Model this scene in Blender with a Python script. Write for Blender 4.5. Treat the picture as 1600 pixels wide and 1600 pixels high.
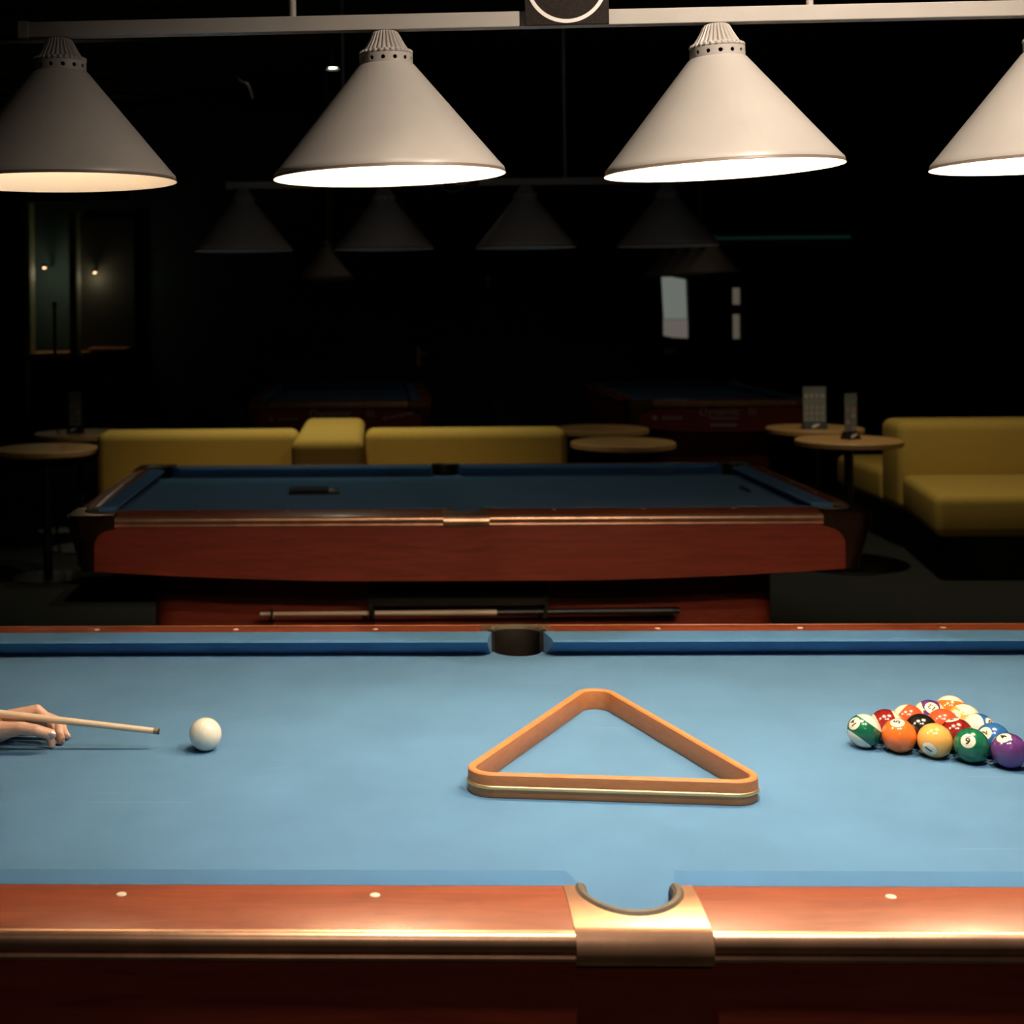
import bpy, bmesh, math, random
from mathutils import Vector, Matrix, Euler

for o in list(bpy.data.objects):
    bpy.data.objects.remove(o, do_unlink=True)
random.seed(4)
S = bpy.context.scene
COL = S.collection
PI = math.pi

# ------------------------------------------------------------------ camera
CAM = Vector((-.3086, -2.5072, 1.535))
yaw, roll = -.0323, .0102
r0 = Vector((math.cos(yaw), -math.sin(yaw), 0)); f0 = Vector((math.sin(yaw), math.cos(yaw), 0)); u0 = Vector((0, 0, 1))
rv = r0*math.cos(roll) - u0*math.sin(roll); uv = r0*math.sin(roll) + u0*math.cos(roll)
cam_d = bpy.data.cameras.new('camera'); cam = bpy.data.objects.new('camera', cam_d); COL.objects.link(cam)
m = Matrix.Identity(4)
for i in range(3):
    m[i][0] = rv[i]; m[i][1] = uv[i]; m[i][2] = -f0[i]; m[i][3] = CAM[i]
cam.matrix_world = m
cam_d.sensor_width = 36; cam_d.lens = 2229.94/1600*36
cam_d.shift_x = (800-515.68)/1600; cam_d.shift_y = -(800-476.9)/1600
cam_d.clip_start = .05; cam_d.clip_end = 60
cam_d.dof.use_dof = True; cam_d.dof.focus_distance = 2.45; cam_d.dof.aperture_fstop = 6.0
S.camera = cam

# ------------------------------------------------------------------ world, exposure
w = bpy.data.worlds.new('world'); S.world = w; w.use_nodes = True
w.node_tree.nodes['Background'].inputs[0].default_value = (.010, .011, .012, 1)
w.node_tree.nodes['Background'].inputs[1].default_value = 1.0
S.view_settings.view_transform = 'Standard'; S.view_settings.look = 'None'
S.view_settings.exposure = 0.0; S.view_settings.gamma = 1.0; S.view_settings.use_curve_mapping = False

BULB_STRENGTH = 640.0            # bulbs inside the four lit shades
SPOT_FRONT = 125.0                # ceiling spotlight above the right front of the table
SPOT_SOFA = 75.0                 # spotlights over the seating: one visible, two added as fill
WARM = (1.0, .70, .42)

# ------------------------------------------------------------------ materials
def mat(name, col, rough=.5, metal=0., spec=.5, coat=0., sheen=0., emit=None, estr=0., trans=0., alpha=1., bump=None, var=None):
    M = bpy.data.materials.new(name); M.use_nodes = True
    nt = M.node_tree; b = nt.nodes['Principled BSDF']
    b.inputs['Base Color'].default_value = (*col, 1); b.inputs['Roughness'].default_value = rough
    b.inputs['Metallic'].default_value = metal; b.inputs['Specular IOR Level'].default_value = spec
    b.inputs['Coat Weight'].default_value = coat; b.inputs['Coat Roughness'].default_value = .12
    b.inputs['Sheen Weight'].default_value = sheen
    b.inputs['Transmission Weight'].default_value = trans; b.inputs['Alpha'].default_value = alpha
    if emit:
        b.inputs['Emission Color'].default_value = (*emit, 1); b.inputs['Emission Strength'].default_value = estr
    tc = nt.nodes.new('ShaderNodeTexCoord')
    if var:      # (scale, amount): mottled colour
        n = nt.nodes.new('ShaderNodeTexNoise'); n.inputs['Scale'].default_value = var[0]; n.inputs['Detail'].default_value = 6
        nt.links.new(tc.outputs['Object'], n.inputs['Vector'])
        r = nt.nodes.new('ShaderNodeValToRGB'); a = var[1]
        r.color_ramp.elements[0].position = .3; r.color_ramp.elements[1].position = .7
        r.color_ramp.elements[0].color = (*[c*(1-a) for c in col], 1); r.color_ramp.elements[1].color = (*[min(1, c*(1+a)) for c in col], 1)
        nt.links.new(n.outputs['Fac'], r.inputs['Fac']); nt.links.new(r.outputs['Color'], b.inputs['Base Color'])
    if bump:     # (scale, strength)
        n2 = nt.nodes.new('ShaderNodeTexNoise'); n2.inputs['Scale'].default_value = bump[0]; n2.inputs['Detail'].default_value = 4
        nt.links.new(tc.outputs['Object'], n2.inputs['Vector'])
        bp = nt.nodes.new('ShaderNodeBump'); bp.inputs['Strength'].default_value = bump[1]; bp.inputs['Distance'].default_value = .002
        nt.links.new(n2.outputs['Fac'], bp.inputs['Height']); nt.links.new(bp.outputs['Normal'], b.inputs['Normal'])
    return M

def wood(name, dark, light, stretch=(1.2, 16, 16), rough=.28, coat=.35, scale=3.0):
    M = bpy.data.materials.new(name); M.use_nodes = True
    nt = M.node_tree; b = nt.nodes['Principled BSDF']
    tc = nt.nodes.new('ShaderNodeTexCoord'); mp = nt.nodes.new('ShaderNodeMapping')
    mp.inputs['Scale'].default_value = stretch
    n = nt.nodes.new('ShaderNodeTexNoise'); n.inputs['Scale'].default_value = scale; n.inputs['Detail'].default_value = 8
    n.inputs['Distortion'].default_value = 1.4; n.inputs['Roughness'].default_value = .62
    r = nt.nodes.new('ShaderNodeValToRGB')
    r.color_ramp.elements[0].position = .30; r.color_ramp.elements[0].color = (*dark, 1)
    r.color_ramp.elements[1].position = .68; r.color_ramp.elements[1].color = (*light, 1)
    nt.links.new(tc.outputs['Object'], mp.inputs['Vector']); nt.links.new(mp.outputs['Vector'], n.inputs['Vector'])
    nt.links.new(n.outputs['Fac'], r.inputs['Fac']); nt.links.new(r.outputs['Color'], b.inputs['Base Color'])
    b.inputs['Roughness'].default_value = rough; b.inputs['Coat Weight'].default_value = coat; b.inputs['Coat Roughness'].default_value = .15
    return M

def cloth_mat(name, col, chalk=True):
    M = bpy.data.materials.new(name); M.use_nodes = True
    nt = M.node_tree; b = nt.nodes['Principled BSDF']; L = nt.links
    tc = nt.nodes.new('ShaderNodeTexCoord')
    n = nt.nodes.new('ShaderNodeTexNoise'); n.inputs['Scale'].default_value = 6; n.inputs['Detail'].default_value = 8
    L.new(tc.outputs['Object'], n.inputs['Vector'])
    r = nt.nodes.new('ShaderNodeValToRGB')
    r.color_ramp.elements[0].position = .3; r.color_ramp.elements[0].color = (*[c*.92 for c in col], 1)
    r.color_ramp.elements[1].position = .72; r.color_ramp.elements[1].color = (*[c*1.08 for c in col], 1)
    L.new(n.outputs['Fac'], r.inputs['Fac'])
    out = r.outputs['Color']
    if chalk:    # specks and thin streaks of chalk
        v = nt.nodes.new('ShaderNodeTexVoronoi'); v.inputs['Scale'].default_value = 38
        L.new(tc.outputs['Object'], v.inputs['Vector'])
        lt = nt.nodes.new('ShaderNodeMath'); lt.operation = 'LESS_THAN'; lt.inputs[1].default_value = .035
        L.new(v.outputs['Distance'], lt.inputs[0])
        mp = nt.nodes.new('ShaderNodeMapping'); mp.inputs['Scale'].default_value = (1.3, 60, 1); mp.inputs['Rotation'].default_value = (0, 0, .12)
        L.new(tc.outputs['Object'], mp.inputs['Vector'])
        n2 = nt.nodes.new('ShaderNodeTexNoise'); n2.inputs['Scale'].default_value = 2.2; n2.inputs['Detail'].default_value = 3
        L.new(mp.outputs['Vector'], n2.inputs['Vector'])
        gt = nt.nodes.new('ShaderNodeMath'); gt.operation = 'GREATER_THAN'; gt.inputs[1].default_value = .73
        L.new(n2.outputs['Fac'], gt.inputs[0])
        ad = nt.nodes.new('ShaderNodeMath'); ad.operation = 'ADD'; ad.use_clamp = True
        L.new(lt.outputs[0], ad.inputs[0]); L.new(gt.outputs[0], ad.inputs[1])
        ml = nt.nodes.new('ShaderNodeMath'); ml.operation = 'MULTIPLY'; ml.inputs[1].default_value = .10
        L.new(ad.outputs[0], ml.inputs[0])
        mx = nt.nodes.new('ShaderNodeMixRGB'); mx.inputs[2].default_value = (.45, .62, .75, 1)
        L.new(ml.outputs[0], mx.inputs[0]); L.new(out, mx.inputs[1]); out = mx.outputs[0]
    L.new(out, b.inputs['Base Color'])
    b.inputs['Roughness'].default_value = .95; b.inputs['Specular IOR Level'].default_value = .05
    b.inputs['Sheen Weight'].default_value = .04; b.inputs['Sheen Roughness'].default_value = .5
    n3 = nt.nodes.new('ShaderNodeTexNoise'); n3.inputs['Scale'].default_value = 900
    L.new(tc.outputs['Object'], n3.inputs['Vector'])
    bp = nt.nodes.new('ShaderNodeBump'); bp.inputs['Strength'].default_value = .12; bp.inputs['Distance'].default_value = .001
    L.new(n3.outputs['Fac'], bp.inputs['Height']); L.new(bp.outputs['Normal'], b.inputs['Normal'])
    return M

CLOTH = cloth_mat('blue_baize', (.080, .200, .380))
CUSH = cloth_mat('blue_cushion_baize', (.062, .176, .365), chalk=False)
MAHOG = wood('mahogany', (.20, .043, .019), (.33, .082, .036), rough=.40, coat=.22, stretch=(3.0, 20, 20), scale=2.2)
MAHOG2 = wood('mahogany_panel', (.17, .023, .012), (.27, .045, .022), rough=.42, coat=.15)
COPPER = mat('brushed_copper', (.78, .46, .30), rough=.32, metal=.82, var=(18, .16), bump=(160, .04))
COPPER_DK = mat('dark_copper', (.52, .27, .15), rough=.24, metal=1., var=(14, .15))
LEATHER = mat('pocket_rubber', (.008, .0075, .007), rough=.5, spec=.25, var=(30, .3), bump=(120, .25))
LIP = mat('pocket_lip', (.10, .085, .065), rough=.5, var=(40, .2))
PEARL = mat('pearl_inlay', (.86, .78, .66), rough=.25, var=(300, .08))
BLACK = mat('black_plastic', (.012, .012, .013), rough=.4)
DARKGAP = mat('black_lining', (.006, .006, .006), rough=.8)
SHADE_OUT = mat('taupe_lamp_paint', (.45, .415, .38), rough=.40, var=(9, .05), bump=(25, .08))
SHADE_IN = mat('white_enamel', (.88, .84, .78), rough=.45)
SHADE_RIM = mat('dark_rim_edge', (.20, .15, .12), rough=.45)
BARPAINT = mat('taupe_bar_paint', (.42, .385, .35), rough=.45, var=(12, .05))
SIGN_BLK = mat('sign_black', (.016, .010, .0075), rough=.6, spec=.15, var=(220, .5))
SIGN_WHT = mat('sign_white', (.86, .80, .74), rough=.5)
BULB = [mat('lit_bulb', (1, .9, .75), rough=.4, emit=WARM, estr=BULB_STRENGTH*k) for k in (.06, .56, .92, .95)]
BULB_OFF = mat('unlit_bulb', (.7, .68, .62), rough=.3)
CHROME = mat('chrome', (.75, .72, .68), rough=.2, metal=1.)
BRASS = mat('brass', (.95, .64, .30), rough=.38, metal=.85)
BRONZE = mat('bronze_ferrule', (.36, .25, .14), rough=.35, metal=.8)
MAPLE = wood('maple_shaft', (.74, .58, .42), (.86, .70, .52), stretch=(3, 60, 60), rough=.35, coat=.25)
RACKWOOD = wood('rack_wood', (.55, .190, .060), (.66, .250, .085), stretch=(6, 6, 30), rough=.55, coat=.0)
SKIN = mat('skin', (.78, .48, .36), rough=.48, var=(45, .10), bump=(220, .25))
SKIN.node_tree.nodes['Principled BSDF'].inputs['Subsurface Weight'].default_value = .12
SKIN.node_tree.nodes['Principled BSDF'].inputs['Subsurface Radius'].default_value = (.008, .003, .0015)
NAIL = mat('glitter_nail_polish', (.62, .50, .46), rough=.25, metal=.45, var=(900, .5))
MUSTARD = mat('mustard_fabric', (.56, .37, .085), rough=.95, spec=.1, var=(120, .10), bump=(400, .3))
OAK = wood('oak_table_top', (.42, .22, .08), (.55, .31, .12), stretch=(2, 18, 18), rough=.5, coat=.0)
IRON = mat('black_iron', (.02, .02, .021), rough=.45, metal=.3)
WALL = mat('dark_green_wall', (.050, .085, .082), rough=.85, spec=.15, var=(2, .15))
CEIL = mat('black_ceiling', (.022, .026, .024), rough=.9, spec=.1)
CARPET = mat('dark_carpet', (.032, .032, .028), rough=1., spec=.05, var=(160, .35), bump=(300, .6))
DOORWOOD = mat('dark_brown_door', (.030, .023, .015), rough=.6, var=(6, .2))
LETTER = mat('silver_lettering', (.42, .38, .36), rough=.5)

# ------------------------------------------------------------------ helpers
def link(name, me, material=None, parent=None, loc=None, rot=None, smooth=None):
    o = bpy.data.objects.new(name, me); COL.objects.link(o)
    if material is not None and me is not None:
        mats = material if isinstance(material, (list, tuple)) else [material]
        if len(me.materials) == 0:
            for x in mats: me.materials.append(x)
    if parent is not None: o.parent = parent
    if loc is not None: o.location = loc
    if rot is not None: o.rotation_euler = rot
    if smooth is not None and me is not None: shade(me, smooth)
    return o

def shade(me, ang=40):
    for p in me.polygons: p.use_smooth = True
    bm = bmesh.new(); bm.from_mesh(me)
    a = math.radians(ang)
    for e in bm.edges:
        e.smooth = not (len(e.link_faces) == 2 and e.calc_face_angle(0) > a)
    bm.to_mesh(me); bm.free()

def tag(o, label, cat=None, group=None, kind=None):
    o['label'] = label
    if cat: o['category'] = cat
    if group: o['group'] = group
    if kind: o['kind'] = kind
    return o

def empty(name, label, cat, loc=(0, 0, 0), rz=0, group=None):
    o = bpy.data.objects.new(name, None); COL.objects.link(o)
    o.location = loc; o.rotation_euler = (0, 0, rz); o.empty_display_size = .1
    return tag(o, label, cat, group)

def copy_tree(o, parent=None, remap=None):
    c = o.copy(); COL.objects.link(c); c.parent = parent
    for ch in list(o.children): copy_tree(ch, c)
    return c

def mesh_from(verts, faces, name='m'):
    me = bpy.data.meshes.new(name); me.from_pydata([tuple(v) for v in verts], [], faces); me.validate(); me.update()
    bm = bmesh.new(); bm.from_mesh(me); bmesh.ops.recalc_face_normals(bm, faces=bm.faces); bm.to_mesh(me); bm.free()
    return me

def box(x0, x1, y0, y1, z0, z1, bev=0., seg=2):
    bm = bmesh.new()
    v = [bm.verts.new((x, y, z)) for x in (x0, x1) for y in (y0, y1) for z in (z0, z1)]
    for f in [(0, 1, 3, 2), (4, 6, 7, 5), (0, 4, 5, 1), (2, 3, 7, 6), (0, 2, 6, 4), (1, 5, 7, 3)]:
        bm.faces.new([v[i] for i in f])
    bmesh.ops.recalc_face_normals(bm, faces=bm.faces)
    if bev: bmesh.ops.bevel(bm, geom=bm.edges[:], offset=bev, segments=seg, affect='EDGES', profile=.5)
    me = bpy.data.meshes.new('box'); bm.to_mesh(me); bm.free()
    return me

def lathe(prof, segs=48, rfun=None, close=False, cap=True):
    V, F = [], []
    n = len(prof)
    for i in range(segs):
        a = 2*PI*i/segs
        for j, (r, z) in enumerate(prof):
            rr = r if rfun is None else rfun(r, z, a, j)
            V.append((rr*math.cos(a), rr*math.sin(a), z))
    for i in range(segs):
        k = (i+1) % segs
        for j in range(n-1 if not close else n):
            l = (j+1) % n
            F.append((i*n+j, k*n+j, k*n+l, i*n+l))
    if cap and not close:
        if prof[0][0] > 1e-6: F.append([i*n for i in range(segs)])
        if prof[-1][0] > 1e-6: F.append([i*n+n-1 for i in range(segs)])
    me = mesh_from(V, F)
    bm = bmesh.new(); bm.from_mesh(me); bmesh.ops.remove_doubles(bm, verts=bm.verts, dist=1e-6)
    bmesh.ops.recalc_face_normals(bm, faces=bm.faces); bm.to_mesh(me); bm.free()
    return me

def tube(pts, rad, segs=10, cap=True):
    """tapered tube along a list of points; rad a number or list"""
    pts = [Vector(p) for p in pts]
    if not isinstance(rad, (list, tuple)): rad = [rad]*len(pts)
    V, F = [], []
    up = None
    for i, p in enumerate(pts):
        t = (pts[min(i+1, len(pts)-1)] - pts[max(i-1, 0)]).normalized()
        if up is None:
            up = Vector((0, 0, 1)) if abs(t.z) < .9 else Vector((1, 0, 0))
        a = t.cross(up).normalized(); b = a.cross(t).normalized(); up = b
        for k in range(segs):
            q = 2*PI*k/segs
            V.append(p + (a*math.cos(q) + b*math.sin(q))*rad[i])
    for i in range(len(pts)-1):
        for k in range(segs):
            l = (k+1) % segs
            F.append((i*segs+k, i*segs+l, (i+1)*segs+l, (i+1)*segs+k))
    if cap:
        F.append(list(range(segs))[::-1]); F.append([(len(pts)-1)*segs+k for k in range(segs)])
    return mesh_from(V, F)

def prism(poly, z0, z1):
    n = len(poly)
    V = [(x, y, z0) for x, y in poly] + [(x, y, z1) for x, y in poly]
    F = [list(range(n))[::-1], [n+i for i in range(n)]] + [(i, (i+1) % n, n+(i+1) % n, n+i) for i in range(n)]
    return mesh_from(V, F)

def join(meshes):
    bm = bmesh.new()
    for me in meshes: bm.from_mesh(me)
    out = bpy.data.meshes.new('j'); bm.to_mesh(out); bm.free()
    return out

def xf(me, M):
    me.transform(M); me.update(); return me

def evaluated(me, mods):
    o = bpy.data.objects.new('tmp', me); COL.objects.link(o)
    for fn in mods: fn(o)
    bpy.context.view_layer.update()
    dg = bpy.context.evaluated_depsgraph_get()
    out = bpy.data.meshes.new_from_object(o.evaluated_get(dg))
    bpy.data.objects.remove(o, do_unlink=True)
    return out

def cut(me, cutter):
    co = bpy.data.objects.new('tmpc', cutter); COL.objects.link(co)
    def add(o):
        b = o.modifiers.new('b', 'BOOLEAN'); b.operation = 'DIFFERENCE'; b.solver = 'EXACT'; b.object = co
    out = evaluated(me, [add])
    bpy.data.objects.remove(co, do_unlink=True)
    return out

def cyl(x, y, r, z0, z1, segs=40):
    me = prism([(x + r*math.cos(2*PI*i/segs), y + r*math.sin(2*PI*i/segs)) for i in range(segs)], z0, z1)
    return me

def text_mesh(s, size, depth=.0, bold=0.):
    cu = bpy.data.curves.new('t', 'FONT'); cu.body = s; cu.size = size; cu.align_x = 'CENTER'; cu.align_y = 'CENTER'; cu.extrude = depth
    cu.resolution_u = 4; cu.offset = bold
    o = bpy.data.objects.new('t', cu); COL.objects.link(o)
    bpy.context.view_layer.update()
    me = bpy.data.meshes.new_from_object(o.evaluated_get(bpy.context.evaluated_depsgraph_get()))
    bpy.data.objects.remove(o, do_unlink=True); bpy.data.curves.remove(cu)
    return me

def capsule_body(chains, voxel=.0016, smooth_it=6):
    """one continuous surface grown round chains of (x, y, z, radius)"""
    parts = []
    def sphere(c, r):
        bm = bmesh.new(); bmesh.ops.create_uvsphere(bm, u_segments=14, v_segments=9, radius=r)
        bmesh.ops.translate(bm, verts=bm.verts, vec=c)
        me = bpy.data.meshes.new('s'); bm.to_mesh(me); bm.free(); return me
    for ch in chains:
        for i, p in enumerate(ch):
            parts.append(sphere(p[:3], p[3]))
            if i:
                q = ch[i-1]
                parts.append(tube([q[:3], p[:3]], [q[3], p[3]], 14))
    me = join(parts)
    def rm(o):
        r = o.modifiers.new('r', 'REMESH'); r.mode = 'VOXEL'; r.voxel_size = voxel
        s = o.modifiers.new('s', 'SMOOTH'); s.factor = .5; s.iterations = smooth_it
    out = evaluated(me, [rm])
    for p in out.polygons: p.use_smooth = True
    return out

# ------------------------------------------------------------------ the room
def struct(name, me, m, label, cat=None):
    o = link(name, me, m); o['kind'] = 'structure'; o['label'] = label
    if cat: o['category'] = cat
    return o
X0, X1, Y0, Y1, ZC = -5.2, 7.0, -4.6, 12.2, 3.50
struct('floor', box(X0, X1, Y0, Y1, -.1, 0), CARPET, 'dark carpet floor of the billiard hall', 'floor')
struct('ceiling', box(X0, X1, Y0, Y1, ZC, ZC+.1), CEIL, 'black painted ceiling of the billiard hall', 'ceiling')
struct('wall_back', box(X0-.1, X1+.1, Y1, Y1+.1, 0, ZC), WALL, 'dark green far wall behind the back tables', 'wall')
struct('wall_left', box(X0-.1, X0, Y0, Y1, 0, ZC), WALL, 'dark green wall on the left side', 'wall')
struct('wall_right', box(X1, X1+.1, Y0, Y1, 0, ZC), WALL, 'dark green wall on the right side', 'wall')
struct('wall_front', box(X0-.1, X1+.1, Y0-.1, Y0, 0, ZC), WALL, 'dark wall behind the viewer', 'wall')

# ------------------------------------------------------------------ pool tables
R_TOP, BED = .80, .755
def rail_profile(s_out, s_in=.065, k=None):
    """(s, z) points of the crowned wooden rail from the cushion outwards"""
    w_ = s_out - .012
    pts = [(s_in, -.045)]
    for i in range(13):
        s = s_in + (w_-s_in)*i/12
        t = max(0, (s-s_in)/(w_-s_in)-.2)/.8
        pts.append((s, -.0108*t*t))
    pts.append((w_, -.045))
    return pts
def trim_profile(s_out):
    a = s_out
    up = [(a-.012+.012*math.sin(t), -.0220+.0130*math.cos(t)) for t in [PI*k/12 for k in range(13)]]      # half-round moulding
    return [(a-.0125, -.0085)] + up + [(a-.0105, -.0358), (a-.0080, -.0372), (a-.0065, -.0405), (a-.0075, -.0445), (a-.0105, -.0460), (a-.013, -.0460)]

def sweep(prof, e0, e1, side, half):
    """extrude an (s,z) profile along one rail. side 'x': rail runs along x at y=+-half. e0/e1: functions s->end."""
    n = len(prof); V = []
    ax, sg = side
    for e in (e0, e1):
        for s, z in prof:
            t = e(s) if callable(e) else e
            if ax == 'x': V.append((t, sg*(half+s), R_TOP+z))
            else: V.append((sg*(half+s), t, R_TOP+z))
    F = [list(range(n)), [n+i for i in range(n)][::-1]] + [(i, (i+1) % n, n+(i+1) % n, n+i) for i in range(n)]
    return mesh_from(V, F)

def pool_table(name, label, loc, rz=0, L=2.54, W=1.27, sl=.185, ss=.15, group=None):
    T = empty(name, label, 'pool table', loc, rz, group)
    hx, hy = L/2, W/2
    P = lambda n, me, m, par=T, sm=35: link(n, me, m, par, smooth=sm)
    pr = .055; scy = hy+.078; ccx, ccy = hx+.032, hy+.032
    holes = [(0, scy), (0, -scy)] + [(sx*ccx, sy*ccy) for sx in (1, -1) for sy in (1, -1)]
    bed = box(-hx-.075, hx+.075, -hy-.075, hy+.075, BED-.045, BED)
    bed = cut(bed, join([cyl(x, y - (.030 if k == 1 else 0), pr+(.006 if k > 1 else 0), BED-.1, BED+.1) for k, (x, y) in enumerate(holes)]))
    P('bed_cloth', bed, CLOTH, sm=20)
    # cushions
    cprof = [(0, -.0085), (.004, -.0045), (.012, -.0025), (.065, .0004), (.065, -.045), (.047, -.045), (.006, -.016)]
    for sy in (1, -1):
        for sx in (1, -1):
            a0 = lambda s, sx=sx: sx*(.072 - .22*s)
            a1 = lambda s, sx=sx: sx*(hx - .062 + .9*s*.8)
            P('cushion', sweep(cprof, a0, a1, ('x', sy), hy), CUSH, sm=30)
    for sx in (1, -1):
        b0 = lambda s: -(hy - .062 + .72*s); b1 = lambda s: (hy - .062 + .72*s)
        P('cushion', sweep(cprof, b0, b1, ('y', sx), hx), CUSH, sm=30)
    # rails with trim and inlays
    dia = lathe([(.0001, 0), (.0062, 0), (.0066, .0004), (.0060, .0010), (.0001, .0012)], 18)
    D = L/8
    xc = hx - .03
    rp, tp = rail_profile(sl), trim_profile(sl)
    for sy in (1, -1):
        for sx in (1, -1):
            r = P('rail', sweep(rp, sx*.081, sx*xc, ('x', sy), hy), MAHOG)
            P('trim_strip', sweep(tp, sx*.081, sx*xc, ('x', sy), hy), COPPER, r)
            for k in (1, 2, 3):
                link('diamond', dia, PEARL, r, loc=(sx*k*D, sy*(hy+.094), R_TOP-.0005))
    rp2, tp2 = rail_profile(ss), trim_profile(ss)
    yc = hy - .03
    for sx in (1, -1):
        r = P('rail', sweep(rp2, -yc, yc, ('y', sx), hx), MAHOG)
        P('trim_strip', sweep(tp2, -yc, yc, ('y', sx), hx), COPPER, r)
        for k in (-1, 0, 1):
            link('diamond', dia, PEARL, r, loc=(sx*(hx+.094), k*D, R_TOP-.0005))
    # side pocket plates and liners
    pp = [(.066, -.045)] + [(s, z+.0012) for s, z in rp[1:-1]] + [(sl+.0015-.010*(u-.6)**2/.36, -.0085-.038*u) for u in [k/12 for k in range(13)]] + [(sl-.012, -.047)]
    for sy in (1, -1):
        pl = sweep(pp, -.0805, .0805, ('x', sy), hy)
        pl = cut(pl, cyl(0, sy*scy, .0665, .5, 1.))
        P('pocket_plate', pl, COPPER)
    def liner(cx_, cy_, a0, a1, side=True, low=.62):
        n = 32; V, F = [], []
        ro = .066 if side else .0735
        ri = ro-.014
        ring = [(ri+.003, None), (ri, BED-R_TOP), (ri, -.006), (ri+.002, .001), (ri+.006, .0042), (ro-.003, .0042), (ro, .0015), (ro, -.06), (ri+.006, None)]
        m_ = len(ring)
        for i in range(n+1):
            a = a0+(a1-a0)*i/n
            for r_, z_ in ring:
                x, y = cx_+r_*math.cos(a), cy_+r_*math.sin(a)
                if z_ is None: z = low
                else:
                    z = R_TOP+z_
                    if side and z_ > -.03:      # the lip follows the crown of the rail
                        t = max(0, (abs(y)-hy-.065)/(sl-.012-.065)-.2)/.8
                        z -= .0108*t*t
                    elif not side and z_ > -.03: z -= .002
                V.append((x, y, z))
        for i in range(n):
            for j in range(m_):
                k = (j+1) % m_
                F.append((i*m_+j, (i+1)*m_+j, (i+1)*m_+k, i*m_+k))
        F.append(list(range(m_))); F.append([n*m_+j for j in range(m_)])
        me = mesh_from(V, F)
        me.materials.append(LEATHER); me.materials.append(LIP)
        for i in range(n):
            for j in (2, 3, 4, 5, 6): me.polygons[i*m_+j].material_index = 1
        return me
    cup = lathe([(.0001, .61), (.060, .61), (.063, .70), (.063, BED-.046), (.0605, BED-.046), (.059, .70), (.057, .616), (.0001, .616)], 28)
    for sy in (1, -1):
        l = P('pocket_liner', liner(0, sy*scy, sy*(-.22), sy*(PI+.22)), None)
        link('pocket_cup', cup, DARKGAP, l, loc=(0, sy*scy, 0), smooth=30)
    # corner castings
    for sx in (1, -1):
        for sy in (1, -1):
            ox, oy = hx+ss, hy+sl
            rc = .055
            poly = [(xc-.001, hy+.066), (xc-.001, oy)]
            for i in range(9):
                a = PI/2 - PI/2*i/8
                poly.append((ox-rc+rc*math.cos(a), oy-rc+rc*math.sin(a)))
            poly += [(ox, yc-.001), (hx+.066, yc-.001), (hx+.066, hy-.01), (hx-.01, hy+.066)]
            poly = [(sx*x, sy*y) for x, y in poly]
            cm = prism(poly, R_TOP-.046, R_TOP-.002)
            bm = bmesh.new(); bm.from_mesh(cm)
            bmesh.ops.bevel(bm, geom=[e for e in bm.edges if all(v.co.z > R_TOP-.01 for v in e.verts)], offset=.007, segments=3, affect='EDGES')
            bm.to_mesh(cm); bm.free()
            cm = cut(cm, cyl(sx*ccx, sy*ccy, .0735, .5, 1.))
            c = P('corner_cap', cm, COPPER_DK)
            base = math.atan2(sy, sx)
            l = P('pocket_liner', liner(sx*ccx, sy*ccy, base-2.0, base+2.0, False), None)
            link('pocket_cup', cup, DARKGAP, l, loc=(sx*ccx, sy*ccy, 0), smooth=30)
            # leg-shaped corner casting below the cap: a shell with concave inner edges, tapering downwards
            V, F = [], []; rows, cols = 12, 24
            for i in range(rows+1):
                t = i/rows; z = R_TOP-.044-.156*t
                tp_ = .045*t
                q = min(1, t/.45)
                inn = .085*(1-math.sqrt(max(0, 1-(1-q)**2)))      # concave quarter arc
                fx, fy = hx+ss-.008-tp_, hy+sl-.005-tp_*.02
                xi = hx+.045-inn; yi = hy+.045-inn
                rr = .045
                path = []
                for j in range(cols+1):
                    v = j/cols
                    if v < .35: path.append((xi+(fx-rr-xi)*v/.35, fy))
                    elif v < .65:
                        a = PI/2-(v-.35)/.3*PI/2
                        path.append((fx-rr+rr*math.cos(a), fy-rr+rr*math.sin(a)))
                    else: path.append((fx, fy-rr+(yi-(fy-rr))*(v-.65)/.35))
                for x, y in path: V.append((sx*x, sy*y, z))
            for i in range(rows):
                for j in range(cols):
                    a = i*(cols+1)+j
                    F.append((a, a+1, a+cols+2, a+cols+1))
            me = mesh_from(V, F)
            def sol(o):
                s_ = o.modifiers.new('s', 'SOLIDIFY'); s_.thickness = .008; s_.offset = 0
            me = evaluated(me, [sol])
            P('corner_casting', me, COPPER_DK, c)
    # aprons with bowed lower edge
    def apron(half_len, off, ax, sg):
        n = 24; V, F = [], []
        for i in range(n+1):
            u = -1+2*i/n
            x = u*half_len
            zb = R_TOP-.200-.038*(1-max(0, abs(u)-.28)**1.6/.72**1.6)
            for (o_, z) in ((off, R_TOP-.046), (off, zb), (off-.012, zb), (off-.012, R_TOP-.046)):
                V.append((x, sg*o_, z) if ax == 'x' else (sg*o_, x, z))
        for i in range(n):
            for j in range(4):
                k = (j+1) % 4
                F.append((i*4+j, (i+1)*4+j, (i+1)*4+k, i*4+k))
        F.append([0, 1, 2, 3]); F.append([n*4+j for j in range(4)])
        return mesh_from(V, F)
    aps = []
    for sg in (1, -1):
        aps.append(P('apron', apron(hx+.06, hy+sl-.010, 'x', sg), MAHOG2))
        aps.append(P('apron', apron(hy+.07, hx+ss-.022, 'y', sg), MAHOG2))
    T['aprons'] = 4
    P('slate_underside', box(-hx-.07, hx+.07, -hy-.07, hy+.07, .60, .706), DARKGAP)
    # pedestal with rounded ends
    px_, py_ = hx-.11, hy-.13
    poly = []
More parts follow.
